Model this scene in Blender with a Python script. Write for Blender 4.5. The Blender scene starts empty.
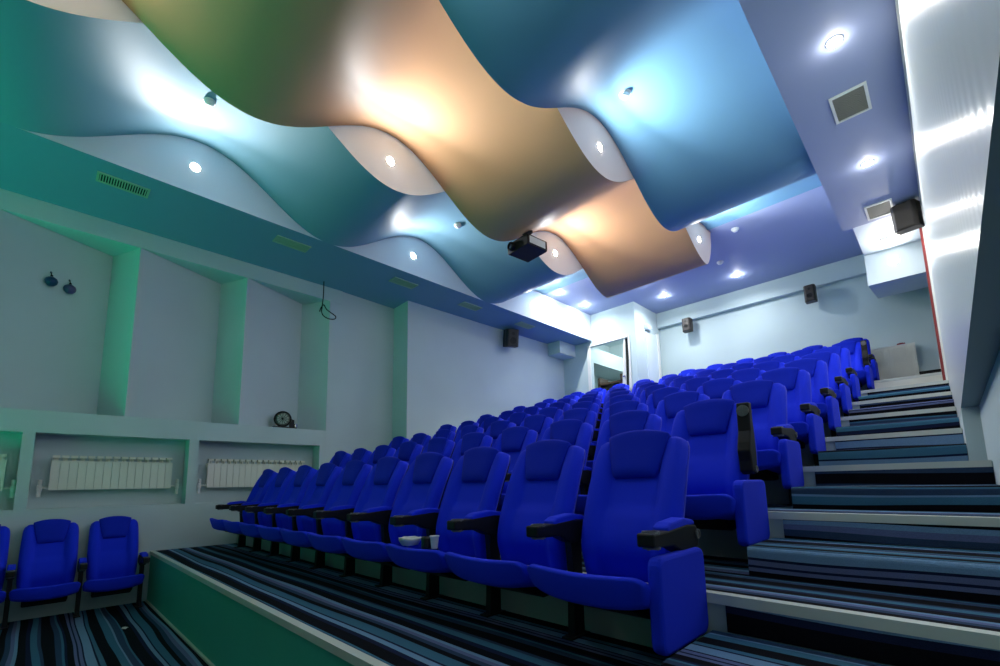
import bpy, bmesh, math, random
from mathutils import Vector, Matrix
random.seed(4)
PI = math.pi
sc = bpy.context.scene
COL = sc.collection

# ------------------------------------------------------------------ materials
def srgb(r, g, b):
    def f(c):
        c /= 255.0
        return c/12.92 if c <= .04045 else ((c+.055)/1.055)**2.4
    return (f(r), f(g), f(b), 1)

def mat(name, col, rough=.6, metal=0, spec=.5, noise=0, nscale=6, bump=0, bscale=200, sheen=0, emit=None, estr=0):
    m = bpy.data.materials.new(name); m.use_nodes = True
    nt = m.node_tree; p = nt.nodes['Principled BSDF']
    p.inputs['Base Color'].default_value = col
    p.inputs['Roughness'].default_value = rough
    p.inputs['Metallic'].default_value = metal
    p.inputs['Specular IOR Level'].default_value = spec
    if sheen: 
        p.inputs['Sheen Weight'].default_value = sheen
        p.inputs['Sheen Tint'].default_value = (.25, .3, 1, 1)
    tc = nt.nodes.new('ShaderNodeTexCoord')
    if noise:
        n = nt.nodes.new('ShaderNodeTexNoise'); n.inputs['Scale'].default_value = nscale
        n.inputs['Detail'].default_value = 5
        nt.links.new(tc.outputs['Object'], n.inputs['Vector'])
        mx = nt.nodes.new('ShaderNodeMixRGB'); mx.blend_type = 'MULTIPLY'
        mx.inputs['Fac'].default_value = noise
        mx.inputs['Color1'].default_value = col
        rp = nt.nodes.new('ShaderNodeValToRGB')
        rp.color_ramp.elements[0].position = .3; rp.color_ramp.elements[0].color = (.6, .6, .6, 1)
        rp.color_ramp.elements[1].position = .7
        nt.links.new(n.outputs['Fac'], rp.inputs['Fac'])
        nt.links.new(rp.outputs['Color'], mx.inputs['Color2'])
        nt.links.new(mx.outputs['Color'], p.inputs['Base Color'])
    if bump:
        n = nt.nodes.new('ShaderNodeTexNoise'); n.inputs['Scale'].default_value = bscale
        nt.links.new(tc.outputs['Object'], n.inputs['Vector'])
        b = nt.nodes.new('ShaderNodeBump'); b.inputs['Strength'].default_value = bump
        b.inputs['Distance'].default_value = .004
        nt.links.new(n.outputs['Fac'], b.inputs['Height'])
        nt.links.new(b.outputs['Normal'], p.inputs['Normal'])
    if emit:
        p.inputs['Emission Color'].default_value = emit
        p.inputs['Emission Strength'].default_value = estr
    return m

M = {}
M['wall'] = mat('pale_blue_wall_paint', (.56, .68, .69, 1), .75, noise=.12, nscale=1.5, bump=.15, bscale=60)
M['fascia'] = mat('pale_blue_fascia_paint', (.68, .78, .86, 1), .6)
M['ceil'] = mat('lavender_blue_ceiling_paint', (.32, .38, .58, 1), .65)
M['bulk'] = mat('blue_bulkhead_paint', (.20, .34, .50, 1), .65)
M['under'] = mat('shaded_underside_tint', (.16, .24, .28, 1), .6)  # shade under the overhanging boards is put into this colour
M['teal'] = mat('teal_blue_wave_paint', (.19, .36, .48, 1), .55)
M['peach'] = mat('peach_wave_paint', (.68, .37, .19, 1), .55)
M['pink'] = mat('pinkish_side_paint', (.78, .54, .45, 1), .6)
M['blue'] = mat('blue_wave_paint', (.13, .29, .43, 1), .55)
M['fabric'] = mat('royal_blue_seat_fabric', (.004, .028, .78, 1), .8, spec=.25, bump=.3, bscale=500, sheen=.05)
M['fabric2'] = mat('shade_darkened_headrest_fabric', (.003, .020, .52, 1), .85, spec=.2, bump=.3, bscale=500, sheen=.05)  # seat fabric darkened: shade on the overhanging headrest put into the colour
M['piping'] = mat('light_blue_seam_piping', (.05, .07, .75, 1), .6)
M['black'] = mat('black_plastic', (.010, .0095, .010, 1), .5, spec=.25)
M['blackm'] = mat('black_powder_coated_steel', (.010, .010, .011, 1), .5, spec=.3)
M['ring'] = mat('dark_grey_ring', (.13, .13, .13, 1), .4)
M['white'] = mat('white_enamel', (.80, .80, .76, 1), .35)
M['cream'] = mat('cream_enamel', (.80, .80, .70, 1), .4)
M['stagegreen'] = mat('green_stage_front_paint', (.06, .50, .36, 1), .55, noise=.15, nscale=2)
M['trim'] = mat('off_white_nosing_trim', (.62, .66, .60, 1), .5)
M['riser'] = mat('pale_riser_paint', (.36, .45, .43, 1), .6)
M['pvcframe'] = mat('white_plastic_frame', (.78, .80, .76, 1), .4)
M['ventm'] = mat('beige_vent_mesh', (.28, .27, .22, 1), .6)
M['ventgreen'] = mat('pale_vent_plastic', (.40, .50, .36, 1), .5)
M['dark'] = mat('dark_void', (.015, .02, .015, 1), .9)
M['speaker'] = mat('dark_brown_speaker', (.030, .022, .018, 1), .5, noise=.3, nscale=20)
M['speakerb'] = mat('black_speaker', (.012, .012, .014, 1), .5)
M['red'] = mat('dark_red_strip', (.22, .02, .02, 1), .5)
M['lamp'] = mat('lit_lamp_glass', (1, 1, 1, 1), .3, emit=(1, .95, .85, 1), estr=25)
M['chrome'] = mat('chrome', (.6, .6, .6, 1), .2, metal=1)
M['navy'] = mat('navy_ornament_glaze', (.01, .04, .13, 1), .3)
M['purple'] = mat('purple_ornament_glaze', (.09, .06, .18, 1), .3)
M['paper'] = mat('crumpled_white_paper', (.75, .75, .70, 1), .8, bump=.5, bscale=40)
M['brown'] = mat('dark_brown_wood', (.07, .045, .03, 1), .5)
M['screen'] = mat('grey_screen_cloth', (.25, .27, .25, 1), .8)
M['front_dark'] = mat('dark_unseen_front_wall', (.015, .016, .02, 1), .9)  # unseen front wall, kept dark to cut bounced light

def carpet():
    m = bpy.data.materials.new('striped_blue_carpet'); m.use_nodes = True
    nt = m.node_tree; p = nt.nodes['Principled BSDF']
    p.inputs['Roughness'].default_value = .95; p.inputs['Specular IOR Level'].default_value = .1
    g = nt.nodes.new('ShaderNodeNewGeometry')
    sp = nt.nodes.new('ShaderNodeSeparateXYZ'); nt.links.new(g.outputs['Position'], sp.inputs[0])
    ad = nt.nodes.new('ShaderNodeMath'); ad.operation = 'ADD'
    cb = nt.nodes.new('ShaderNodeVectorMath'); cb.operation = 'MULTIPLY'; cb.inputs[1].default_value = (.8, 5.0, 5.0)
    nt.links.new(g.outputs['Position'], cb.inputs[0])
    dn = nt.nodes.new('ShaderNodeTexNoise'); dn.inputs['Scale'].default_value = 1.0; dn.inputs['Detail'].default_value = .5
    nt.links.new(cb.outputs[0], dn.inputs['Vector'])
    dm = nt.nodes.new('ShaderNodeMath'); dm.operation = 'MULTIPLY_ADD'; dm.inputs[1].default_value = .065
    nt.links.new(dn.outputs['Fac'], dm.inputs[0]); nt.links.new(sp.outputs['Z'], dm.inputs[2])
    nt.links.new(sp.outputs['Y'], ad.inputs[0]); nt.links.new(dm.outputs[0], ad.inputs[1])
    K = (.006, .006, .010); N = (.012, .018, .055); D = (.035, .065, .13); S = (.055, .165, .26); L = (.17, .30, .47); P = (.13, .16, .31)
    seq = [(K, 4), (P, 2), (N, 1), (P, 2.4), (N, 1.2), (L, 6.5), (N, 1.4), (S, 3), (K, 7), (S, 5.5), (L, 1), (D, 4), (S, 1.2), (K, 8), (N, 3), (L, 3.5), (N, 1), (S, 6), (K, 4), (D, 3), (P, 3), (L, 2.2), (K, 6), (N, 3), (S, 4.5), (D, 2), (K, 7.5), (D, 3.5), (S, 1.5), (N, 2)]
    tot = sum(w for c, w in seq)
    dv = nt.nodes.new('ShaderNodeMath'); dv.operation = 'DIVIDE'; dv.inputs[1].default_value = tot/100
    fr = nt.nodes.new('ShaderNodeMath'); fr.operation = 'FRACT'
    nt.links.new(ad.outputs[0], dv.inputs[0]); nt.links.new(dv.outputs[0], fr.inputs[0])
    a = nt.nodes.new('ShaderNodeValToRGB'); a.color_ramp.interpolation = 'CONSTANT'
    e = a.color_ramp.elements
    while len(e) < len(seq): e.new(.99)
    pos = 0
    for q, (c, w) in zip(e, seq):
        q.position = pos/tot; q.color = (*c, 1); pos += w
    nt.links.new(fr.outputs[0], a.inputs['Fac'])
    f = nt.nodes.new('ShaderNodeTexNoise'); f.inputs['Scale'].default_value = 260
    nt.links.new(g.outputs['Position'], f.inputs['Vector'])
    mm = nt.nodes.new('ShaderNodeMixRGB'); mm.blend_type = 'MULTIPLY'; mm.inputs['Fac'].default_value = .6
    nt.links.new(a.outputs['Color'], mm.inputs['Color1']); nt.links.new(f.outputs['Fac'], mm.inputs['Color2'])
    br = nt.nodes.new('ShaderNodeMixRGB'); br.blend_type = 'ADD'; br.inputs['Fac'].default_value = .3
    nt.links.new(mm.outputs['Color'], br.inputs['Color1']); nt.links.new(a.outputs['Color'], br.inputs['Color2'])
    nt.links.new(br.outputs['Color'], p.inputs['Base Color'])
    b = nt.nodes.new('ShaderNodeBump'); b.inputs['Strength'].default_value = .4; b.inputs['Distance'].default_value = .004
    nt.links.new(f.outputs['Fac'], b.inputs['Height']); nt.links.new(b.outputs['Normal'], p.inputs['Normal'])
    return m
M['carpet'] = carpet()

def panelling():   # glossy white wall boards, seams upright
    m = bpy.data.materials.new('glossy_white_wall_boards'); m.use_nodes = True
    nt = m.node_tree; p = nt.nodes['Principled BSDF']
    p.inputs['Base Color'].default_value = (.62, .66, .64, 1); p.inputs['Roughness'].default_value = .30; p.inputs['Specular IOR Level'].default_value = .35
    g = nt.nodes.new('ShaderNodeNewGeometry')
    w = nt.nodes.new('ShaderNodeTexWave'); w.wave_type = 'BANDS'; w.bands_direction = 'Y'
    w.inputs['Scale'].default_value = 3.2; w.inputs['Distortion'].default_value = 0
    nt.links.new(g.outputs['Position'], w.inputs['Vector'])
    b = nt.nodes.new('ShaderNodeBump'); b.inputs['Strength'].default_value = .25; b.inputs['Distance'].default_value = .004
    nt.links.new(w.outputs['Fac'], b.inputs['Height']); nt.links.new(b.outputs['Normal'], p.inputs['Normal'])
    return m
M['boards'] = panelling()

# ------------------------------------------------------------------ mesh helpers
def obj(name, bm, m, parent=None, smooth=False, bevel=0, subsurf=0):
    bmesh.ops.recalc_face_normals(bm, faces=bm.faces[:])
    me = bpy.data.meshes.new(name); bm.to_mesh(me); bm.free()
    ms = m if isinstance(m, (list, tuple)) else [m]
    for q in ms: me.materials.append(q)
    if smooth:
        for p in me.polygons: p.use_smooth = True
    o = bpy.data.objects.new(name, me); COL.objects.link(o)
    if parent is not None: o.parent = parent
    if bevel:
        b = o.modifiers.new('bevel', 'BEVEL'); b.width = bevel; b.segments = 2; b.limit_method = 'ANGLE'
    if subsurf:
        s = o.modifiers.new('sub', 'SUBSURF'); s.levels = subsurf; s.render_levels = subsurf
    return o

def box(bm, x0, x1, y0, y1, z0, z1, mi=0):
    v = [bm.verts.new((x, y, z)) for x in (x0, x1) for y in (y0, y1) for z in (z0, z1)]
    for q in ((0,1,3,2), (4,6,7,5), (0,4,5,1), (2,3,7,6), (0,2,6,4), (1,5,7,3)):
        f = bm.faces.new([v[i] for i in q]); f.material_index = mi
    return v

def prism(bm, poly, a0, a1, axis='z', mi=0):
    """extrude a 2-D outline along an axis; outline given in the two other axes in order"""
    def P(u, v, a):
        return {'z': (u, v, a), 'x': (a, u, v), 'y': (u, a, v)}[axis]
    A = [bm.verts.new(P(u, v, a0)) for u, v in poly]; B = [bm.verts.new(P(u, v, a1)) for u, v in poly]
    n = len(poly)
    fs = [bm.faces.new(A[::-1]), bm.faces.new(B)]
    for i in range(n): fs.append(bm.faces.new((A[i], A[(i+1) % n], B[(i+1) % n], B[i])))
    for f in fs: f.material_index = mi
    return fs

def lathe(bm, prof, n=20, mtx=None, mi=0):
    """prof: (radius, height) list around local z"""
    rings = []
    for r, h in prof:
        ring = []
        for k in range(n):
            a = 2*PI*k/n
            p = Vector((max(r, 1e-4)*math.cos(a), max(r, 1e-4)*math.sin(a), h))
            if mtx: p = mtx @ p
            ring.append(bm.verts.new(p))
        rings.append(ring)
    for A, B in zip(rings, rings[1:]):
        for k in range(n):
            f = bm.faces.new((A[k], A[(k+1) % n], B[(k+1) % n], B[k])); f.material_index = mi
    bm.faces.new(rings[0][::-1]).material_index = mi; bm.faces.new(rings[-1]).material_index = mi

def tube(bm, pts, r, n=8):
    pts = [Vector(p) for p in pts]; rings = []
    for i, p in enumerate(pts):
        d = (pts[min(i+1, len(pts)-1)] - pts[max(i-1, 0)]).normalized()
        up = Vector((0, 0, 1)) if abs(d.z) < .9 else Vector((1, 0, 0))
        a = d.cross(up).normalized(); b = d.cross(a)
        rings.append([bm.verts.new(p + r*(math.cos(2*PI*k/n)*a + math.sin(2*PI*k/n)*b)) for k in range(n)])
    for A, B in zip(rings, rings[1:]):
        for k in range(n): bm.faces.new((A[k], A[(k+1) % n], B[(k+1) % n], B[k]))
    bm.faces.new(rings[0][::-1]); bm.faces.new(rings[-1])

def rrect(u0, u1, v0, v1, r, n=4):
    out = []
    for cu, cv, a0 in ((u1-r, v1-r, 0), (u0+r, v1-r, PI/2), (u0+r, v0+r, PI), (u1-r, v0+r, 1.5*PI)):
        for k in range(n+1):
            a = a0 + PI/2*k/n; out.append((cu+r*math.cos(a), cv+r*math.sin(a)))
    return out

def rot_to(d):
    return Vector((0, 0, 1)).rotation_difference(Vector(d)).to_matrix().to_4x4()

def BM(): return bmesh.new()

def struct(name, bm, m, **k):
    o = obj(name, bm, m, **k); o['kind'] = 'structure'; return o

def tag(o, label, cat, group=None):
    o['label'] = label; o['category'] = cat
    if group: o['group'] = group
    return o

def thing(name, label, cat, loc=(0, 0, 0), rotz=0, group=None):
    o = bpy.data.objects.new(name, None); COL.objects.link(o)
    o.location = loc; o.rotation_euler = (0, 0, rotz); o.empty_display_size = .1
    return tag(o, label, cat, group)

def children(o): return [c for c in bpy.data.objects if c.parent == o]

KIDS = {}
def remember(o):
    KIDS[o.name] = [c for c in bpy.data.objects if c.parent == o]
    for c in KIDS[o.name]: remember(c)
def copy_tree(o, parent=None):
    c = o.copy(); COL.objects.link(c)
    if parent is not None: c.parent = parent
    for ch in KIDS.get(o.name, []): copy_tree(ch, c)
    return c

# ------------------------------------------------------------------ dimensions
FZ = -1.36                     # lower floor
XL = -7.36                     # left wall front plane
D, H = 1.0, .27975             # tier depth and rise
def ty(r): return 1.075 if r == 1 else 1.043 + (r-1)*D     # front edge of tier r
def tz(r): return -.758 + H*(r-1)
YB = 10.5                      # back wall
YE = 9.25                      # front of the corner booth
ZC = 4.10                      # flat ceiling
ZB = 3.44                      # underside of left bulkhead
XB = -5.97                     # its edge
XS = -.785                     # left edge of the stair
XR, XRR = .09, .178            # right wall: boards / recessed lower wall
YF = -5.0                      # front (screen) wall

# ------------------------------------------------------------------ floor, tiers, stair
b = BM(); box(b, -8.2, .4, YF-.1, 1.075, FZ-.1, FZ); struct('floor', b, M['carpet'])
for r in range(1, 10):
    b = BM(); y1 = ty(r+1) if r < 9 else YB
    x1 = XRR if r < 5 else (XR if r < 8 else 1.2)
    if r == 8: x1 = XR
    box(b, XL-.1 if r < 4 else -7.2, x1, ty(r), y1, FZ, tz(r))
    b.faces.ensure_lookup_table()
    for f in b.faces:
        if f.calc_center_median().z > tz(r)-.01: f.material_index = 1
    struct('seating_tier', b, [M['stagegreen'] if r == 1 else M['riser'], M['carpet']])
    # off-white nosing along the tier edge
    b = BM(); yy = ty(r)
    prism(b, [(yy-.012, tz(r)-.035), (yy, tz(r)-.035), (yy, tz(r)), (yy+.035, tz(r)), (yy+.035, tz(r)+.006), (yy-.012, tz(r)+.006)], XL+.005 if r < 4 else -6.85 if r < 9 else -4.75, x1-.004, 'x')
    struct('trim_%d' % r, b, M['trim'])
for r in range(1, 8):          # carpeted half steps on each tier, and the carpeted stair riser above them
    y0 = 1.043 + (r-1)*D + .5
    x1 = XRR-.002 if y0 < 4.4 else XR-.002
    b = BM()
    prism(b, rrect(y0, ty(r+1)-.001, tz(r)-.05, tz(r)+H/2, .022), XS, x1, 'x')
    struct('stair_step', b, M['carpet'])
    b = BM(); box(b, XS+.055, x1, ty(r+1)-.010, ty(r+1)-.0005, tz(r)+H/2, tz(r+1)-.035)
    struct('stair_riser', b, M['carpet'])
b = BM(); box(b, XS, XR-.01, 9.033, 9.042, tz(8), tz(9)-.035); struct('stair_riser', b, M['cream'])
# skirting line at the stage foot
b = BM(); box(b, XL+.01, XRR, 1.055, 1.0745, FZ, FZ+.018); struct('trim_10', b, M['trim'])

# ------------------------------------------------------------------ left wall
b = BM()
zn0, zn1, zl = -.18, .683, .935
niches = [(-4.6, -3.17), (-3.05, -1.64), (-1.60, -.17), (-.07, 1.40), (1.51, 3.19)]
box(b, -8.2, XL, YF, 3.28, FZ-.05, zn0)
box(b, -8.2, XL, YF, 3.28, zn1, zl)
ys = [YF] + [q for n in niches for q in n] + [3.28]
for a, c in zip(ys[0::2], ys[1::2]): box(b, -8.2, XL, a, c, zn0, zn1)
box(b, -8.2, -7.62, YF, 3.28, zn0, zn1)
struct('wall_left', b, M['wall'])
# saw-tooth boards above the ledge
out = [(XL, -3.18), (-7.9, -2.13), (XL, -1.89), (-7.9, -.84), (XL, -.60), (-7.9, .456), (XL, .69), (-7.88, 1.75), (XL, 1.98), (-7.83, 2.99), (XL, 3.28)]
b = BM(); prism(b, [(-8.3, 3.28), (-8.3, -4.9), (XL-.4, -4.9)] + out, zl, 3.2, 'z')
struct('wall_left_boards', b, M['wall'])
# taller wall beside the upper tiers
b = BM(); prism(b, [(-8.3, 3.281), (XL, 3.281), (-7.45, 4.60), (-6.92, 4.57), (-6.85, 9.26), (-8.3, 9.26)], FZ, ZB, 'z')
struct('wall_left_rear', b, M['wall'])
b = BM(); box(b, -8.3, XL+.002, YF, 3.5, 3.2, ZB); struct('trim_11', b, M['wall'])
# bulkhead under the ceiling
b = BM(); box(b, -8.3, XB, YF, YE, ZB, 4.7)
b.faces.ensure_lookup_table()
for f in b.faces:
    if f.calc_center_median().x > XB-.01: f.material_index = 1
struct('ceiling_bulkhead_left', b, [M['bulk'], M['fascia']])
b = BM(); box(b, -6.84, -6.47, 8.62, YE-.005, 3.13, ZB-.002); struct('trim_12', b, M['wall'])

# ------------------------------------------------------------------ rear: booth, back wall, right wall
b = BM()
box(b, -6.9, -6.02, YE, YE+.12, FZ, 4.6); box(b, -6.02, -4.98, YE, YE+.12, 3.31, 4.6); box(b, -4.98, -4.8, YE, YE+.12, FZ, 4.6)
box(b, -6.02, -4.98, YE, YE+.12, FZ, 1.25)
box(b, -4.9, -4.8, YE+.12, 11.8, FZ, 4.6)
struct('wall_booth', b, M['wall'])
b = BM(); box(b, -7.6, -7.0, YE+.12, 11.8, FZ, 4.2); box(b, -7.6, -4.8, 11.8, 11.9, FZ, 4.2); box(b, -7.6, -4.9, YE+.12, 11.8, 4.05, 4.2)
box(b, -7.6, -4.9, YE+.12, 11.8, 1.1, 1.2)
struct('wall_booth_inside', b, M['wall'])
b = BM(); box(b, -7.0, -6.22, YE+.30, 11.79, 3.02, 3.42); struct('trim_13', b, M['wall'])
b = BM(); box(b, -4.8, 1.3, YB, YB+.1, FZ, 4.6); struct('wall_back', b, M['wall'])
b = BM(); box(b, -4.8, 1.2, YB-.12, YB-.001, 3.73, ZC-.002); struct('trim_14', b, M['wall'])
b = BM(); box(b, 1.2, 1.3, 8.13, YB, FZ, 4.6); box(b, XR+.08, 1.3, 8.05, 8.13, FZ, 4.6); struct('wall_right_rear', b, M['wall'])
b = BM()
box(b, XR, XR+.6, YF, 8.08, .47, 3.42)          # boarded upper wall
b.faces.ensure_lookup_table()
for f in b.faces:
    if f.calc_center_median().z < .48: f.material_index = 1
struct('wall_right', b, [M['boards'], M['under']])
b = BM(); box(b, XRR, XRR+.5, YF, 4.52, FZ, .469); box(b, XR+.0005, XR+.5, 4.52, 8.08, FZ, .469); struct('wall_right_lower', b, M['wall'])
b = BM(); box(b, XR-.012, XR-.001, YF, 8.06, 3.30, 3.385); struct('trim_15', b, M['white'])
b = BM(); box(b, XR-.022, XR+.06, 8.081, 8.11, tz(8), 3.4); struct('trim_16', b, M['white'])
b = BM(); box(b, XR-.050, XR-.004, 8.111, 8.15, tz(8), 3.4); struct('trim_17', b, M['red'])
b = BM(); box(b, -8.3, .8, YF-.12, YF, FZ, 4.7); struct('wall_front', b, M['front_dark'])

# right bulkhead with its lower boxed end over the stair
b = BM(); box(b, -.72, XR+.3, YF, 7.56, 3.39, 4.7); struct('ceiling_bulkhead_right', b, M['ceil'])
b = BM()
prism(b, [(7.561, 3.42), (8.75, 3.42), (8.75, 2.925), (10.37, 3.19), (10.37, 4.6), (7.561, 4.6)], -.615, .085, 'x')
struct('ceiling_box_right', b, M['fascia'])
# flat ceiling behind the waves
b = BM(); box(b, XB, 1.3, 7.565, YB, ZC, ZC+.5); box(b, XB, -4.3, 7.42, 7.565, ZC, ZC+.5); box(b, -2.44, 1.3, 7.42, 7.565, ZC, ZC+.5)
struct('ceiling', b, M['ceil'])

# ------------------------------------------------------------------ the three wave bands
ZM, AMP, LAM = 3.77, .335, 3.1
def wave_band(name, x0, x1, phase, yend, mu, ms):
    b = BM(); n = 420; y0 = YF
    L = []; R = []; LT = []; RT = []
    for i in range(n+1):
        y = y0 + (yend-y0)*i/n
        z = ZM + phase*AMP*math.cos(2*PI*(y-2.6)/LAM)
        if phase > 0 and y > 7.2: z = 4.12 - (4.12-z)*math.sqrt(max(0, 1-((y-7.2)/.36)**2))
        L.append(b.verts.new((x0, y, z))); R.append(b.verts.new((x1, y, z)))
        LT.append(b.verts.new((x0, y, 4.55))); RT.append(b.verts.new((x1, y, 4.55)))
    for i in range(n):
        f = b.faces.new((L[i], L[i+1], R[i+1], R[i])); f.smooth = True
        for q in ((L[i], LT[i], LT[i+1], L[i+1]), (R[i], R[i+1], RT[i+1], RT[i])):
            g = b.faces.new(q); g.material_index = 1
        b.faces.new((LT[i], RT[i], RT[i+1], LT[i+1]))
    b.faces.new((L[0], R[0], RT[0], LT[0])); b.faces.new((L[n], LT[n], RT[n], R[n]))
    o = struct(name, b, [mu, ms])
    e = o.modifiers.new('es', 'EDGE_SPLIT'); e.split_angle = math.radians(50)
    return o
X2, X3 = -4.29, -2.45
wave_band('ceiling_wave_teal', XB+.004, X2-.004, -1, 7.41, M['teal'], M['fascia'])
wave_band('ceiling_wave_peach', X2+.004, X3-.004, 1, 7.56, M['peach'], M['pink'])
wave_band('ceiling_wave_blue', X3+.004, -.60, -1, 7.41, M['blue'], M['fascia'])

# ------------------------------------------------------------------ cinema seats
def lerp_prof(P, t):
    t = max(0, min(1, t))*(len(P)-1); i = min(int(t), len(P)-2); f = t-i
    # catmull-rom
    p0 = P[max(i-1, 0)]; p1 = P[i]; p2 = P[i+1]; p3 = P[min(i+2, len(P)-1)]
    def c(a, b_, c_, d): return .5*((2*b_)+(-a+c_)*f+(2*a-5*b_+4*c_-d)*f*f+(-a+3*b_-3*c_+d)*f**3)
    return c(p0[0], p1[0], p2[0], p3[0]), c(p0[1], p1[1], p2[1], p3[1])
BP = [(-.070, .30), (-.088, .38), (-.092, .45), (-.070, .55), (-.032, .655), (.014, .765), (.066, .872), (.116, .970)]
def sstep(a, b_, x):
    t = max(0, min(1, (x-a)/(b_-a))); return t*t*(3-2*t)
def prof(t):
    y, z = lerp_prof(BP, t); y2, z2 = lerp_prof(BP, min(1, t+.01)); y1, z1 = lerp_prof(BP, max(0, t-.01))
    d = Vector((0, y2-y1, z2-z1)).normalized(); n = Vector((0, -d.z, d.y))     # n towards the sitter
    return Vector((0, y, z)), n

def back_half(t):
    w = .238 + .016*math.sin(PI*min(1, t/1.1))
    if t > .90: w -= .020*((t-.90)/.10)**2
    return w

def grid_solid(nu, nv, front, rear):
    b = BM(); F = [[b.verts.new(front(i/nu*2-1, j/nv)) for i in range(nu+1)] for j in range(nv+1)]
    R = [[b.verts.new(rear(i/nu*2-1, j/nv)) for i in range(nu+1)] for j in range(nv+1)]
    for j in range(nv):
        for i in range(nu):
            b.faces.new((F[j][i], F[j][i+1], F[j+1][i+1], F[j+1][i])); b.faces.new((R[j][i], R[j+1][i], R[j+1][i+1], R[j][i+1]))
        b.faces.new((F[j][0], F[j+1][0], R[j+1][0], R[j][0])); b.faces.new((F[j][nu], R[j][nu], R[j+1][nu], F[j+1][nu]))
    for i in range(nu):
        b.faces.new((F[0][i], R[0][i], R[0][i+1], F[0][i+1])); b.faces.new((F[nv][i], F[nv][i+1], R[nv][i+1], R[nv][i]))
    return b

def back_front(u, t):
    p, n = prof(t); w = back_half(t); au = abs(u)
    d = .030*sstep(.50, .74, au)*(1-.35*sstep(.8, 1, t)) - .045*sstep(.86, 1, au)**2
    d -= .017*sstep(.55, .50, au)*sstep(.52, .545, t)*sstep(.98, .9, t)
    d += .022*math.exp(-((t-.32)/.15)**2)*(1-au**2)
    d -= .014*sstep(.95, 1, t)**2
    return Vector((u*w, 0, 0)) + p + n*d
def back_rear(u, t):
    p, n = prof(t); w = back_half(t)*.985
    return Vector((u*w, 0, 0)) + p - n*(.070 - .02*sstep(.8, 1, abs(u)))
def shell_front(u, t):
    p, n = prof(.02+.97*t); w = back_half(.02+.97*t)*.97
    return Vector((u*w, 0, 0)) + p - n*.060
def shell_rear(u, t):
    p, n = prof(.02+.97*t); w = back_half(.02+.97*t)*.90
    return Vector((u*w, 0, 0)) + p - n*(.092 - .02*abs(u)**3)
def head_edge(u, s):
    return .114 + .054*s**.8, .034*sstep(.60, 1, s)*(1-.80*abs(u)**2.2)
def head_front(u, s):
    t = .735 + .265*s
    p, n = prof(t); w, up = head_edge(u, s)
    k = (1-abs(u)**5)*(1-abs(2*s-1)**8)
    return Vector((u*w, 0, up)) + p + n*(.004 + .018*k + .030*s)
def head_rear(u, s):
    t = .735 + .265*s
    p, n = prof(t); w, up = head_edge(u, s)
    return Vector((u*w*.98, 0, up*.92)) + p - n*.055

def seat_front(u, s):          # top face, s runs front to rear
    y = -.515 + .455*s; z = .398 - .004*math.cos(PI*u) + .012*sstep(.4, 0, s) - .105*s
    z -= .022*sstep(.85, 1, abs(u))**2 + .012*sstep(.10, 0, s)**2
    w = .292 - .040*sstep(.45, .72, s) - .010*sstep(.1, 0, s)
    return Vector((u*w, y + .035*abs(u)**3*sstep(.3, 0, s), z))
def seat_under(u, s):
    y = -.478 + .418*s; w = .278 - .040*sstep(.45, .72, s)
    z = .266 - .055*s + .034*abs(u)**3 + .012*sstep(.12, 0, s)
    return Vector((u*w, y + .035*abs(u)**3*sstep(.3, 0, s), z))

ARMX = .30
def arm_parts(root, x, up=False, outer=False):
    """one armrest: black bracket, blue pad, cup holder; folded upright when up"""
    b = BM()
    pr = [(-.412, .508), (-.412, .560), (-.30, .562), (-.10, .575), (-.01, .565), (.02, .52), (.0, .475), (-.06, .470), (-.12, .455), (-.17, .470), (-.24, .500), (-.33, .503)]
    prism(b, pr, -.036, .036, 'x')
    arm = obj('armrest', b, M['black'], root, bevel=.008)
    b = BM()
    prism(b, [(-.285, .552), (-.285, .575), (-.25, .592), (-.12, .603), (-.03, .590), (-.01, .567), (-.1, .565)], -.034, .034, 'x')
    pad = obj('arm_pad', b, M['fabric'], arm, bevel=.010)
    b = BM(); c = Matrix.Translation((0, -.362, 0))
    lathe(b, [(.026, .4985), (.0345, .4995), (.0345, .5005), (.0355, .560), (.034, .566), (.026, .566), (.026, .4985)], 20, c)
    box(b, -.029, .029, -.366, -.358, .496, .5005); box(b, -.004, .004, -.391, -.333, .496, .5005)
    cup = obj('cup_holder', b, M['ring'], arm, smooth=False)
    b = BM(); lathe(b, [(.0, .500), (.0255, .500), (.0255, .560), (.0, .558)], 16, c); obj('cup_well', b, M['black'], arm)
    b = BM()
    lathe(b, [(.016, 0), (.021, .002), (.021, .008), (.014, .008), (.014, .004), (.0, .004)], 16, Matrix.Translation((.036 if outer else .028, -.012, .528)) @ rot_to((1, 0, 0)))
    cap = obj('hinge_cap', b, M['ring'], arm)
    arm.location = (x, 0, 0)
    if up:
        piv = Vector((0, -.02, .525)); a = math.radians(-90)
        R = Matrix.Translation(Vector((x, 0, 0)) + piv + Vector((0, -.07, .02))) @ Matrix.Rotation(a, 4, 'X') @ Matrix.Translation(-piv)
        arm.location = R.translation; arm.rotation_euler = R.to_euler()
    return arm

def leg_part(root, x):
    b = BM()
    prism(b, [(-.135, 0), (-.045, 0), (-.045, .47), (-.135, .47), (-.120, .30)], -.021, .021, 'x')
    leg = obj('leg', b, M['blackm'], root, bevel=.004); leg.location = (x, 0, 0)
    b = BM(); box(b, -.032, .032, -.17, -.015, .0, .010)
    f = obj('foot_plate', b, M['blackm'], leg, bevel=.003)
    return leg

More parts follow.
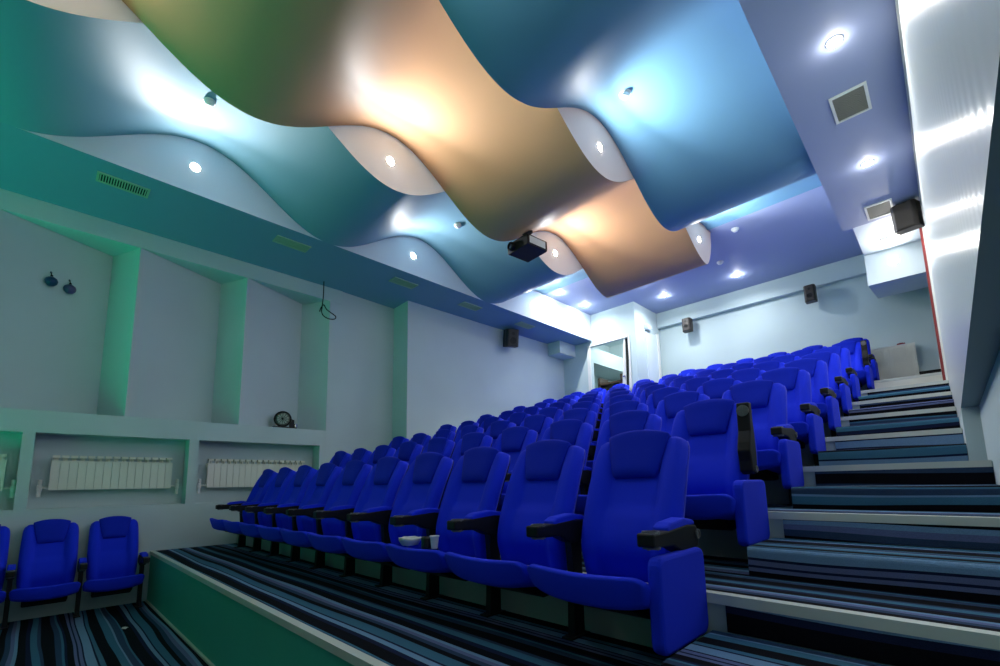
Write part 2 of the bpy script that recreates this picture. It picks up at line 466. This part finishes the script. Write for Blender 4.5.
def make_seat(kind):
    root = thing('cinema_seat', 'blue cinema seat', 'seat')
    b = grid_solid(20, 12, seat_front, seat_under)
    st = obj('seat', b, M['fabric'], root, smooth=True, bevel=.012)
    b = BM(); prism(b, [(-.40, .265), (-.14, .25), (-.12, .19), (-.20, .185), (-.32, .225)], -.19, .19, 'x')
    obj('seat_pan', b, M['black'], st, bevel=.01)
    b = grid_solid(28, 24, back_front, back_rear)
    bk = obj('backrest', b, M['fabric'], root, smooth=True, bevel=.008)
    b = grid_solid(12, 12, head_front, head_rear)
    obj('headrest', b, M['fabric2'], bk, smooth=True, bevel=.010)
    b = grid_solid(12, 12, shell_front, shell_rear)
    obj('back_shell', b, M['black'], bk, smooth=True, bevel=.006)
    for s in (-1, 1):
        b = BM(); q = []
        for k in range(22):
            t = .12+.86*k/21; v = back_rear(s, t); v = v + prof(t)[1]*.012; v.x += s*.003; q.append(v)
        tube(b, q, .0042, 6)
        obj('seam_piping', b, M['piping'], bk, smooth=True)
    arm_parts(root, -ARMX); leg_part(root, -ARMX)
    if kind in ('end', 'end_up'):
        arm_parts(root, ARMX-.030, up=(kind == 'end_up'), outer=True)
        leg = leg_part(root, ARMX-.035)
        b = BM(); prism(b, rrect(-.425, .0, .125, .475, .045), ARMX-.026, ARMX+.028, 'x')
        o = obj('side_panel', b, M['fabric'], root, bevel=.014); o['label'] = 'blue padded side panel'
    if kind == 'wall':
        arm_parts(root, ARMX); leg_part(root, ARMX)
    remember(root)
    return root

P_std = make_seat('std'); P_end = make_seat('end'); P_up = make_seat('end_up'); P_wall = make_seat('wall')
used = set()
def place_seat(proto, loc, rotz, label, group):
    o = proto if proto.name not in used else copy_tree(proto)
    used.add(proto.name)
    o.location = loc; o.rotation_euler = (0, 0, rotz); tag(o, label, 'seat', group); return o

ORD = ['', 'first', 'second', 'third', 'fourth', 'fifth', 'sixth', 'seventh', 'eighth', 'ninth', 'tenth']
PITCH = .597
for r in range(1, 10):
    n = 10 if r < 9 else 6
    xc = -1.13 if r < 8 else -1.05
    rn = 'front' if r == 1 else 'last' if r == 9 else ORD[r]
    for k in range(n):
        x = xc - PITCH*k
        kind = (P_up if r in (2, 8) else P_end) if k == 0 else P_std
        if k == 0:
            lb = 'blue cinema seat with padded side panel at the stair end of the %s row' % rn
            if r in (2, 8): lb = 'blue cinema seat with armrest folded upright at the stair end of the %s row' % rn
        elif k == n-1 and r < 9: lb = 'blue cinema seat beside the left wall at the far end of the %s row' % rn
        else: lb = 'blue cinema seat, %s in from the stair in the %s row of the tiers' % (ORD[k+1], rn)
        if r == 1 and k == 2: lb = 'blue cinema seat with litter on its cushion, third from the stair in front row'
        place_seat(kind, (x, 2.043+(r-1)*D, tz(r)), 0, lb, 'blue cinema seats on the tiers')
# the last arm at the left-hand end of each row is part of that row's end seat already
for y, lb in ((.69, 'blue cinema seat on the lower floor nearest the green stage front'),
              (.15, 'blue cinema seat on the lower floor, second from the green stage front'),
              (-.39, 'blue cinema seat on the lower floor cut off by the left frame edge')):
    o = place_seat(P_wall if y > .5 else P_std, (-7.16, y, FZ), PI/2, lb, 'blue cinema seats along the left wall')
    o.scale = (.90, .90, 1.05)

# ------------------------------------------------------------------ lamps
def lamp_light(p, e, col, size=.035):
    l = bpy.data.lights.new('lamp_light', 'POINT'); l.energy = e; l.color = col; l.shadow_soft_size = size
    o = bpy.data.objects.new('lamp_light', l); COL.objects.link(o); o.location = p; return o
def disc_light(p, d, e, col, spread=160):
    l = bpy.data.lights.new('lamp_light', 'AREA'); l.shape = 'DISK'; l.size = .07; l.spread = math.radians(spread); l.energy = e; l.color = col
    o = bpy.data.objects.new('lamp_light', l); COL.objects.link(o); o.location = p
    o.rotation_euler = Vector((0, 0, -1)).rotation_difference(Vector(d)).to_euler(); return o
def fixture(name, label, cat, p, d, e, col, group, off=.028):
    root = thing(name, label, cat, p, 0, group)
    R = rot_to(d)
    b = BM(); lathe(b, [(.058, 0), (.058, .004), (.052, .007), (.050, .007), (.050, .004), (0, .004)], 24, R)
    obj('lamp_ring', b, M['white'], root)
    b = BM(); lathe(b, [(.0505, .0045), (.0505, .0078), (.044, .012), (.030, .0145), (.0, .0155)], 24, R)
    obj('lamp_glass', b, M['lamp'], root)
    if d[2] < 0:
        lamp_light(Vector(p)+Vector(d)*off, e*.3, col, .02); disc_light(Vector(p)+Vector(d)*.018, d, e*.7, col)
    else: disc_light(Vector(p)+Vector(d)*.018, d, e*.55, col, 100); disc_light(Vector(p)+Vector(d)*.0185, d, e*.45, col, 175)
W_CELL = (.93, .97, 1.0); W_WARM = (1.0, .96, .89)
E_F, E_D = 16.5, 6.5
fas = []
for y, w in ((-2.1, 'left of the picture, out over the lower floor'), (.98, 'nearest the slotted air vent'), (4.03, 'above the middle ceiling vents'), (7.05, 'near the rear end of the teal wave')):
    fas.append((XB, y, 'round spotlight under the teal wave, ' + w))
for y, w in ((-.50, 'at the top edge of the picture'), (2.57, 'nearer the screen'), (5.68, 'right behind the projector')):
    fas.append((X2-.004, y, 'round spotlight under the peach wave, ' + w))
for y, w in ((-2.0, 'nearest the screen'), (1.05, 'above the front edge of the stage'), (4.15, 'in the large eye-shaped opening'), (7.0, 'at the rounded rear end of the peach wave')):
    fas.append((X3-.004, y, 'round spotlight under the blue wave, ' + w))
for x, y, lb in fas:
    if y < -1: 
        disc_light((x+.02, y, 3.76), (1, 0, 0), 1.5, W_CELL); continue
    fixture('wave_spotlight', lb, 'spotlight', (x, y, 3.765), (1, 0, 0), E_F*(.60 if x < -5 else .85 if x < -4 else 1.2), W_CELL, 'spotlights in the wave sides', .07)
for x, y, lb in ((-5.68, 7.62, 'round ceiling downlight by the bulkhead at the end of the teal wave'),
                 (-5.685, 8.60, 'round ceiling downlight by the bulkhead in front of the booth wall'),
                 (-4.20, 8.47, 'round ceiling downlight over the rear rows, nearest the end of the peach wave'),
                 (-4.17, 9.475, 'round ceiling downlight beside the booth corner'),
                 (-2.67, 9.57, 'round ceiling downlight in front of the middle of the back wall')):
    fixture('ceiling_downlight', lb, 'downlight', (x, y, ZC), (0, 0, -1), 16, W_CELL, 'downlights in the flat rear ceiling')
for p, d, lb in (((-.29, 4.09, 3.39), (0, 0, -1), 'round downlight in the right bulkhead, the one nearest the top of the picture'),
                 ((-.29, 6.05, 3.39), (0, 0, -1), 'round downlight in the right bulkhead between its two square vents'),
                 ((-.29, 7.95, 3.42), (0, 0, -1), 'round downlight in the white ceiling box beside the brown speaker'),
                 ((-.28, 8.75, 3.21), (0, -1, 0), 'round spotlight in the upright face of the white ceiling box')):
    fixture('ceiling_downlight', lb, 'downlight', p, d, E_D*(.8 if p[1] > 7.5 else 1), W_WARM, 'downlights over the stair')
for y in (-3.4, -.9, 1.6): lamp_light((-.29, y, 3.34), 1.0, W_WARM)

# front screen, unlit; unseen green area light added near the floor, aimed up
b = BM(); box(b, -6.4, -1.0, YF+.02, YF+.05, .2, 3.0); s = struct('wall_front_screen', b, M['screen'])
l = bpy.data.lights.new('added_green_light', 'AREA'); l.shape = 'RECTANGLE'; l.size = 3.2; l.size_y = .5; l.spread = math.radians(125)
l.energy = 40; l.color = (.0, 1, .48)
o = bpy.data.objects.new('added_green_light', l); COL.objects.link(o); o.location = (-5.7, YF+1.2, -.9); o.rotation_euler = (math.radians(152), 0, 0)

# ------------------------------------------------------------------ vents, detectors
def vent(p, lx, ly, label, mf, mi, group, slats=0):
    root = thing('air_vent', label, 'vent', p, 0, group)
    b = BM(); t = .022
    for q in ((-lx/2, lx/2, -ly/2, -ly/2+t), (-lx/2, lx/2, ly/2-t, ly/2), (-lx/2, -lx/2+t, -ly/2+t, ly/2-t), (lx/2-t, lx/2, -ly/2+t, ly/2-t)): box(b, *q, -.014, 0)
    obj('vent_frame', b, mf, root)
    b = BM(); box(b, -lx/2+t, lx/2-t, -ly/2+t, ly/2-t, -.003, -.0005); obj('vent_back', b, M['dark'] if slats else mi, root)
    b = BM()
    n = slats or 14
    for k in range(n):
        y = -ly/2+t + (ly-2*t)*(k+.5)/n
        box(b, -lx/2+t, lx/2-t, y-(.35 if slats else .3)*(ly-2*t)/n*.8, y+(.2 if slats else .3)*(ly-2*t)/n*.8, -.010, -.004)
    obj('vent_louvre', b, mi if not slats else mf, root)
G = 'vents in the left bulkhead'
for y, sl, w in ((.39, 18, 'with dark slots, nearest the left edge'), (2.24, 10, 'above the dangling cable'), (4.09, 10, 'third from the left edge'), (5.60, 10, 'just before the black wall speaker'), (7.19, 10, 'furthest back, past the black wall speaker')):
    vent((-6.33, y, ZB), .21, .46, 'pale oblong air vent in left bulkhead, ' + w, M['ventgreen'], M['ventgreen'], G, sl if sl == 18 else 0)
for y, x, w in ((4.92, -.295, 'between the two bright downlights'), (7.26, -.30, 'beside the brown speaker')):
    vent((x, y, 3.39), .27, .40, 'square white-framed vent in right bulkhead ' + w, M['pvcframe'], M['ventm'], 'square vents over the stair')
vent((-.27, 8.45, 3.42), .22, .30, 'small cream vent in the white ceiling box over the stair', M['pvcframe'], M['cream'], 'square vents over the stair')
def ceil_z(x, y):
    if y > 7.45: return ZC
    ph = 1 if X2 < x < X3 else -1
    return ZM + ph*AMP*math.cos(2*PI*(y-2.6)/LAM)
for x, y, lb in ((-5.20, .93, 'white smoke detector on the teal wave above the left bulkhead'), (-2.04, 4.03, 'small round detector in the lit hollow of the blue wave'),
                 (-5.16, 4.32, 'small round detector on the teal wave left of the projector'), (-2.12, 7.72, 'small white detector on flat ceiling just behind the blue wave'),
                 (-2.71, 8.73, 'small white detector on flat ceiling nearest the rear downlights')):
    z = ceil_z(x, y)
    root = thing('smoke_detector', lb, 'detector', (x, y, z+.004), 0, 'smoke detectors')
    b = BM(); lathe(b, [(.060, .0), (.060, -.018), (.050, -.024), (0, -.024)], 20); obj('detector_base', b, M['white'], root)
    b = BM(); lathe(b, [(.046, -.024), (.040, -.045), (.024, -.056), (0, -.058)], 20); obj('detector_head', b, M['pvcframe'], root, smooth=True)

# ------------------------------------------------------------------ projector
PX, PY, PZ = -3.98, 4.62, 3.33
root = thing('projector', 'black projector hung from the ceiling below the peach and teal waves', 'projector', (PX, PY, PZ), math.radians(-6))
b = BM(); prism(b, rrect(-.21, .21, -.08, .08, .025), -.19, .19, 'y'); obj('projector_body', b, M['black'], root, bevel=.006)
b = BM(); box(b, .2105, .2125, -.15, .15, -.05, .05)
for k in range(8): box(b, .2125, .216, -.14, .14, -.045+.012*k, -.040+.012*k)
obj('side_grille', b, M['pvcframe'], root)
b = BM(); lathe(b, [(.062, 0), (.062, .05), (.055, .055), (.05, .03), (0, .03)], 24, Matrix.Translation((-.10, -.19, 0)) @ rot_to((0, -1, 0))); ln = obj('projector_lens', b, M['black'], root, smooth=False)
b = BM(); lathe(b, [(.048, .031), (.03, .040), (0, .044)], 20, Matrix.Translation((-.10, -.19, 0)) @ rot_to((0, -1, 0))); obj('lens_glass', b, mat('dark_lens_glass', (.05, .05, .09, 1), .08), ln, smooth=True)
zz = ceil_z(PX, PY) - PZ
b = BM(); lathe(b, [(.022, .07), (.022, zz+.03)], 14); box(b, -.09, .09, -.07, .07, .078, .092); box(b, -.06, .06, -.06, .06, zz-.02, zz+.02)
obj('ceiling_mount', b, M['blackm'], root)

# ------------------------------------------------------------------ speakers
def speaker(label, loc, dims, rot, m, group, bracket, cone=True):
    root = thing('wall_speaker', label, 'speaker', loc, 0, group); root.rotation_euler = rot
    w, d, h = dims
    b = BM(); prism(b, [(-w/2, d/2), (w/2, d/2), (w/2*1.0, -d/2*.6), (w*.36, -d/2), (-w*.36, -d/2), (-w/2, -d/2*.6)], -h/2, h/2, 'z'); obj('cabinet', b, m, root, bevel=.012)
    b = BM(); box(b, -w*.34, w*.34, -d/2-.006, -d/2, -h*.44, h*.44); gr = obj('grille', b, M['speakerb'] if m is M['speakerb'] else m, root, bevel=.004)
    b = BM(); lathe(b, [(w*.25, 0), (w*.25, .004), (w*.22, .004), (w*.08, -.001), (0, .003)], 20, Matrix.Translation((0, -d/2-.006, -h*.16)) @ rot_to((0, -1, 0)))
    lathe(b, [(w*.13, 0), (w*.12, .004), (0, .003)], 16, Matrix.Translation((0, -d/2-.006, h*.25)) @ rot_to((0, -1, 0)))
    if cone: obj('driver', b, M['black'], gr)
    else: b.free()
    b = BM(); tube(b, bracket, .014); obj('bracket', b, M['blackm'], root)
    return root
speaker('black angled speaker hanging under the left bulkhead on the side wall', (-6.66, 7.10, 3.20), (.30, .26, .38), (math.radians(12), 0, math.radians(62)), M['speakerb'], 'hall speakers', [(0, .12, .08), (0, .16, .14), (-.02, .17, .19)])
speaker('small brown speaker on the back wall nearest the booth', (-4.02, 10.27, 3.57), (.20, .18, .31), (0, 0, 0), M['speaker'], 'hall speakers', [(0, .09, .0), (0, .22, .0)])
speaker('small brown speaker on the back wall nearer the stair', (-1.60, 10.27, 3.56), (.19, .18, .33), (0, 0, 0), M['speaker'], 'hall speakers', [(0, .09, .0), (0, .22, .0)])
speaker('large dark brown speaker hanging in the corner by the white boarded wall', (-.06, 7.32, 3.20), (.25, .22, .33), (math.radians(8), 0, math.radians(-14)), M['speaker'], 'hall speakers', [(0, .0, .15), (0, .0, .20)], False)

# ------------------------------------------------------------------ radiators
def section_radiator(y0, y1, label, left_valve=True, right_valve=True):
    x = -7.53; z0, z1 = .03, .435
    root = thing('radiator', label, 'radiator', (x, (y0+y1)/2, z0), 0, 'white sectional radiators in the wall niches')
    n = round((y1-y0)/.080); L = y1-y0
    b = BM()
    for k in range(n):
        a = -L/2 + L*k/n; c = a + L/n
        prism(b, rrect(a+.0015, c-.0015, 0, .335, .006, 2), -.008, .05, 'x')           # front fin of one section
        box(b, -.035, -.008, a+.018, c-.018, .0, .40)
        box(b, -.03, .045, a+.008, c-.008, .375, .405)
        box(b, -.02, .03, (a+c)/2-.006, (a+c)/2+.006, .33, .38)
    box(b, -.03, -.005, -L/2, L/2, .04, .08); box(b, -.03, -.005, -L/2, L/2, .30, .345)
    obj('radiator_sections', b, M['cream'], root)
    for s, on in ((-1, left_valve), (1, right_valve)):
        if not on: continue
        b = BM(); tube(b, [(-.02, s*L/2, .03), (-.02, s*(L/2+.075), .03)], .012)
        lathe(b, [(.018, -.10), (.018, -.03), (.024, -.02), (.024, .03), (.016, .045), (.020, .055), (.020, .10), (0, .105)], 12, Matrix.Translation((-.01, s*(L/2+.075), .02)))
        obj('valve', b, M['white'], root)
section_radiator(.085, 1.25, 'white sectional radiator in the middle niche above the lower seats')
section_radiator(1.66, 3.02, 'white sectional radiator in the niche partly hidden by the front row')
section_radiator(-1.46, -.27, 'white sectional radiator in the niche cut by the left picture edge')
root = thing('panel_radiator', 'ribbed white panel radiator on the back wall at the top of the stair', 'radiator', (-.62, 10.42, 1.67))
b = BM(); box(b, -.40, .40, -.04, .0, 0, .60)
for k in range(26): box(b, -.385+.030*k, -.385+.030*k+.016, -.050, -.04, .03, .57)
obj('radiator_panel', b, M['cream'], root, bevel=.003)
b = BM(); box(b, -.40, .40, -.045, .04, .600, .612); obj('top_grille', b, M['white'], root)
b = BM(); box(b, -.3, -.27, .0, .079, .45, .49); box(b, .27, .30, .0, .079, .45, .49); obj('wall_bracket', b, M['white'], root)
b = BM(); box(b, -.40, -.38, -.04, .0, -.18, 0); box(b, .38, .395, -.04, 0, -.187, 0); obj('pipe', b, M['white'], root)
b = BM(); box(b, -.055, .055, -.02, .02, 0, .03); box(b, -.03, .03, -.02, .02, .03, .036)
o = obj('red_box', b, M['red'], None, bevel=.003); o.location = (-.40, 10.42, 2.2825); tag(o, 'tiny red box lying on top of the back wall radiator', 'box')
root = thing('equipment_case', 'low black case standing on the top landing beside the ribbed radiator', 'case', (-.085, 10.28, tz(9)))
b = BM(); box(b, -.13, .13, -.09, .09, 0, .22); obj('case_body', b, M['black'], root, bevel=.012)
b = BM(); box(b, -.132, .132, -.092, .092, .222, .25); obj('lid', b, M['black'], root, bevel=.008)
b = BM(); tube(b, [(-.05, -.09, .15), (-.045, -.115, .145), (.045, -.115, .145), (.05, -.09, .15)], .007); obj('handle', b, M['blackm'], root)
root = thing('switch_box', 'small white wall box low on the back wall beside the red strip', 'box', (.075, 10.47, 1.72))
b = BM(); box(b, -.035, .035, -.03, .03, 0, .22); obj('box_body', b, M['white'], root, bevel=.006)
b = BM(); box(b, -.025, .025, -.034, -.03, .02, .20); obj('cover', b, M['pvcframe'], root)

# ------------------------------------------------------------------ booth opening and door
b = BM(); box(b, -6.10, -6.02, YE-.03, YE, tz(8), 3.33); box(b, -6.02, -4.97, YE-.02, YE, 3.30, 3.335); box(b, -4.99, -4.95, YE-.02, YE, tz(8), 3.335)
struct('trim_18', b, M['white'])
root = thing('booth_door', 'white door leaf standing ajar in the booth opening at the rear left', 'door', (-5.04, YE+.13, 1.256))
b = BM(); prism(b, [(-.24, 0), (-.10, 0), (-.045, 2.04), (-.085, 2.04)], -.11, -.08, 'y'); obj('door_leaf', b, M['white'], root)
b = BM(); prism(b, [(-.11, 0), (-.065, 0), (.045, 2.04), (-.06, 2.04)], -.075, -.06, 'y'); obj('gap_shade_sheet', b, M['dark'], root)  # dark sheet standing in for the shade of the gap beside the leaf
b = BM(); prism(b, [(-.064, 0), (.055, 0), (.055, 2.04), (.046, 2.04)], -.09, -.06, 'y'); obj('door_jamb', b, M['white'], root)
b = BM(); lathe(b, [(.018, 0), (.018, .03), (.026, .04), (0, .06)], 12, Matrix.Translation((-.10, -.109, 1.15)) @ rot_to((0, -1, 0))); obj('door_knob', b, M['chrome'], root)
lamp_light((-5.3, 10.5, 3.75), 30, W_CELL, .05)  # unseen point light added to brighten the booth interior
root = thing('equipment_rack', 'dark brown equipment rack inside the booth opening at the rear left', 'rack', (-5.85, 10.0, 1.205))
b = BM()
for sx in (-.32, .32):
    box(b, sx-.03, sx+.03, -.2, .2, 0, 1.42)
box(b, -.35, .35, -.2, .2, .6, .65); box(b, -.35, .35, -.2, .2, 1.22, 1.27)
obj('rack_frame', b, M['brown'], root)
b = BM(); box(b, -.26, .26, -.18, .18, .651, .95); obj('equipment', b, M['black'], root, bevel=.01)
b = BM(); box(b, -.22, .22, -.18, .18, .955, 1.15); obj('equipment', b, M['black'], root, bevel=.01)
# door in the side of the booth
b = BM(); box(b, -4.799, -4.775, 9.72, 10.26, tz(9), 3.50); struct('door_1', b, M['fascia'])
b = BM(); box(b, -4.7985, -4.755, 10.262, 10.36, tz(9), 3.55); struct('trim_19', b, M['white'])
root = thing('wall_lamp', 'small pale box lamp on booth side above the closed door', 'lamp', (-4.80, 9.80, 3.56))
b = BM(); box(b, 0, .09, -.11, .11, .0, .10); obj('lamp_body', b, M['wall'], root, bevel=.008)
b = BM(); box(b, .01, .085, -.10, .10, -.025, .0); obj('lamp_cover', b, M['fascia'], root, bevel=.006)

# ------------------------------------------------------------------ small things on the left wall
def panel_x(y): return XL + (y+.60)/(.456+.60)*(-7.9-XL)
for y, z, m, lb in ((-.10, 2.555, M['navy'], 'dark blue round ornament hanging on the left wall'), (.07, 2.535, M['purple'], 'purple round ornament hanging on the left wall')):
    x = panel_x(y) + .05
    root = thing('wall_ornament', lb, 'ornament', (x, y, z), 0, 'ornaments on the left wall')
    b = BM(); lathe(b, [(.0, -.066), (.030, -.060), (.055, -.032), (.062, 0), (.052, .030), (.028, .048), (.012, .056), (0, .058)], 20); obj('ball', b, m, root, smooth=True)
    b = BM(); lathe(b, [(.014, .050), (.012, .075), (0, .078)], 12); tube(b, [(0, 0, .07), (-.008, -.008, .10), (-.03, -.01, .115), (-.045, -.012, .12)], .006); obj('hanger', b, M['black'], root)
    b = BM(); lathe(b, [(.008, 0), (.013, .004), (0, .006)], 10, Matrix.Translation((-.045, -.012, .122)) @ rot_to((1, .5, 0))); obj('nail', b, M['chrome'], root)
b = BM(); pts = []
cz = [(-7.20, 3.09, 3.445), (-7.20, 3.09, 3.20), (-7.20, 3.08, 3.05), (-7.19, 3.07, 2.97), (-7.18, 3.06, 2.90), (-7.17, 3.09, 2.83), (-7.17, 3.18, 2.80), (-7.17, 3.28, 2.82), (-7.17, 3.30, 2.87), (-7.18, 3.24, 2.91), (-7.19, 3.15, 2.96), (-7.20, 3.10, 3.03), (-7.21, 3.06, 2.97), (-7.21, 3.04, 2.90)]
def smooth_pts(P, n=6):
    P = [Vector(p) for p in P]; o = []
    for i in range(len(P)-1):
        p0, p1, p2, p3 = P[max(i-1, 0)], P[i], P[i+1], P[min(i+2, len(P)-1)]
        for k in range(n):
            f = k/n; o.append(.5*((2*p1)+(-p0+p2)*f+(2*p0-5*p1+4*p2-p3)*f*f+(-p0+3*p1-3*p2+p3)*f**3))
    o.append(P[-1]); return o
tube(b, smooth_pts(cz), .009, 6); tag(obj('cable', b, M['black'], None, smooth=True), 'black cable dangling in a loop from the left bulkhead', 'cable')

root = thing('spotlamp', 'round black-rimmed stage lamp with spoked glass lying on the left wall ledge', 'lamp', (-7.44, 2.62, zl))
d = Vector((1, -.55, .12)).normalized(); R = Matrix.Translation((0, 0, .145)) @ rot_to(d)
b = BM(); lathe(b, [(.06, -.10), (.10, -.06), (.128, -.01), (.128, .02), (.108, .022), (.106, .004), (0, .004)], 28, R); obj('housing', b, M['black'], root)
b = BM(); lathe(b, [(.105, .005), (.07, .014), (0, .018)], 28, R); g = obj('lamp_glass', b, mat('pale_lens_glass', (.42, .45, .40, 1), .3), root, smooth=True)
b = BM()
for k in range(12):
    a = 2*PI*k/12; p = R @ Vector((.025*math.cos(a), .025*math.sin(a), .020)); q = R @ Vector((.100*math.cos(a), .100*math.sin(a), .012)); tube(b, [p, q], .004, 5)
lathe(b, [(.02, .014), (.02, .026), (0, .028)], 12, R)
obj('grille', b, M['black'], g)
b = BM(); box(b, -.08, .06, -.14, .20, .0, .022); box(b, .0, .05, .10, .16, .02, .14); tube(b, [(.02, .13, .14), (.01, .11, .17)], .015); obj('bracket', b, M['blackm'], root)
b = BM(); lathe(b, [(.025, 0), (.025, .05), (.018, .06), (0, .06)], 12, Matrix.Translation((.03, .19, .023))); obj('clamp', b, M['chrome'], root)

# ------------------------------------------------------------------ litter
sx = -1.13-2*PITCH; sy = 2.043; sz = tz(1)+.378
root = thing('paper_bowl', 'crumpled white paper bowl on the third front row cushion', 'bowl', (sx-.07, sy-.43, sz+.024))
b = BM(); lathe(b, [(.03, 0), (.045, .004), (.062, .03), (.070, .045), (.064, .045), (.056, .03), (.040, .010), (0, .009)], 18)
for v in b.verts: v.co += Vector((random.uniform(-.006, .006), random.uniform(-.006, .006), random.uniform(-.004, .004)))
obj('bowl_body', b, M['paper'], root, smooth=True)
b = BM(); lathe(b, [(.035, .018), (.04, .024), (.02, .032), (0, .034)], 10); obj('wrapper', b, M['ventgreen'], root, smooth=True)
root = thing('drink_can', 'dark drink can beside the paper bowl on the third front row cushion', 'can', (sx+.055, sy-.40, sz+.010))
b = BM(); lathe(b, [(.026, 0), (.031, .006), (.031, .062), (.026, .070), (0, .068)], 16); obj('can_body', b, mat('dark_can', (.02, .012, .012, 1), .3), root)
b = BM(); box(b, -.008, .008, -.012, .012, .068, .072); obj('pull_tab', b, M['chrome'], root)
root = thing('paper_cup', 'small white paper cup at the right of the litter on third front cushion', 'cup', (sx+.135, sy-.40, sz+.018))
b = BM(); lathe(b, [(.018, 0), (.026, .066), (.028, .068), (.024, .066), (.017, .006), (0, .005)], 16); obj('cup_body', b, M['paper'], root)
b = BM(); lathe(b, [(.025, .064), (.029, .067), (.029, .072), (.025, .072)], 16); obj('rim', b, M['white'], root)
b = BM()
vs = [b.verts.new((.045*math.cos(a)*k, .03*math.sin(a)*k, .012*random.random()+.004)) for a, k in ((i*PI/4, random.uniform(.6, 1.1)) for i in range(8))]
c = b.verts.new((0, 0, .022)); c2 = b.verts.new((0, 0, 0))
for i in range(8): b.faces.new((vs[i], vs[(i+1) % 8], c)); b.faces.new((vs[(i+1) % 8], vs[i], c2))
o = obj('paper_scrap', b, M['paper']); o.location = (-6.05, .73, FZ+.002); tag(o, 'tiny scrap of white paper on the striped lower floor', 'paper')

# ------------------------------------------------------------------ camera
f_px, cx, cy = 453.678, 503.338, 420.675
yaw, pitch, roll = .775293, .138610, -.019398
cam = bpy.data.cameras.new('camera'); co = bpy.data.objects.new('camera', cam); COL.objects.link(co)
cam.sensor_fit = 'HORIZONTAL'; cam.sensor_width = 36; cam.lens = f_px*36/1000
cam.shift_x = (500-cx)/1000; cam.shift_y = (cy-333)/1000
cam.clip_start = .01
def rodrigues():
    Rz = Matrix.Rotation(yaw, 3, 'Z'); Rx = Matrix.Rotation(pitch, 3, 'X')
    W = Rz @ Rx
    right = W @ Vector((1, 0, 0)); fwd = W @ Vector((0, 1, 0)); down = W @ Vector((0, 0, -1))
    cr, sr = math.cos(roll), math.sin(roll)
    r2 = cr*right - sr*down; d2 = sr*right + cr*down
    return r2, d2, fwd
r2, d2, fw = rodrigues()
m = Matrix(((r2.x, -d2.x, -fw.x, 0), (r2.y, -d2.y, -fw.y, 0), (r2.z, -d2.z, -fw.z, 0), (0, 0, 0, 1)))
co.matrix_world = m
sc.camera = co

w = bpy.data.worlds.new('world'); sc.world = w; w.use_nodes = True
w.node_tree.nodes['Background'].inputs['Color'].default_value = (.02, .025, .03, 1)
w.node_tree.nodes['Background'].inputs['Strength'].default_value = .3
vs_ = sc.view_settings; vs_.view_transform = 'Standard'; vs_.look = 'None'; vs_.gamma = 1; vs_.use_curve_mapping = False
sc.display_settings.display_device = 'sRGB'
vs_.exposure = .85
sc.cycles.max_bounces = 10; sc.cycles.diffuse_bounces = 3
sc.cycles.use_denoising = True
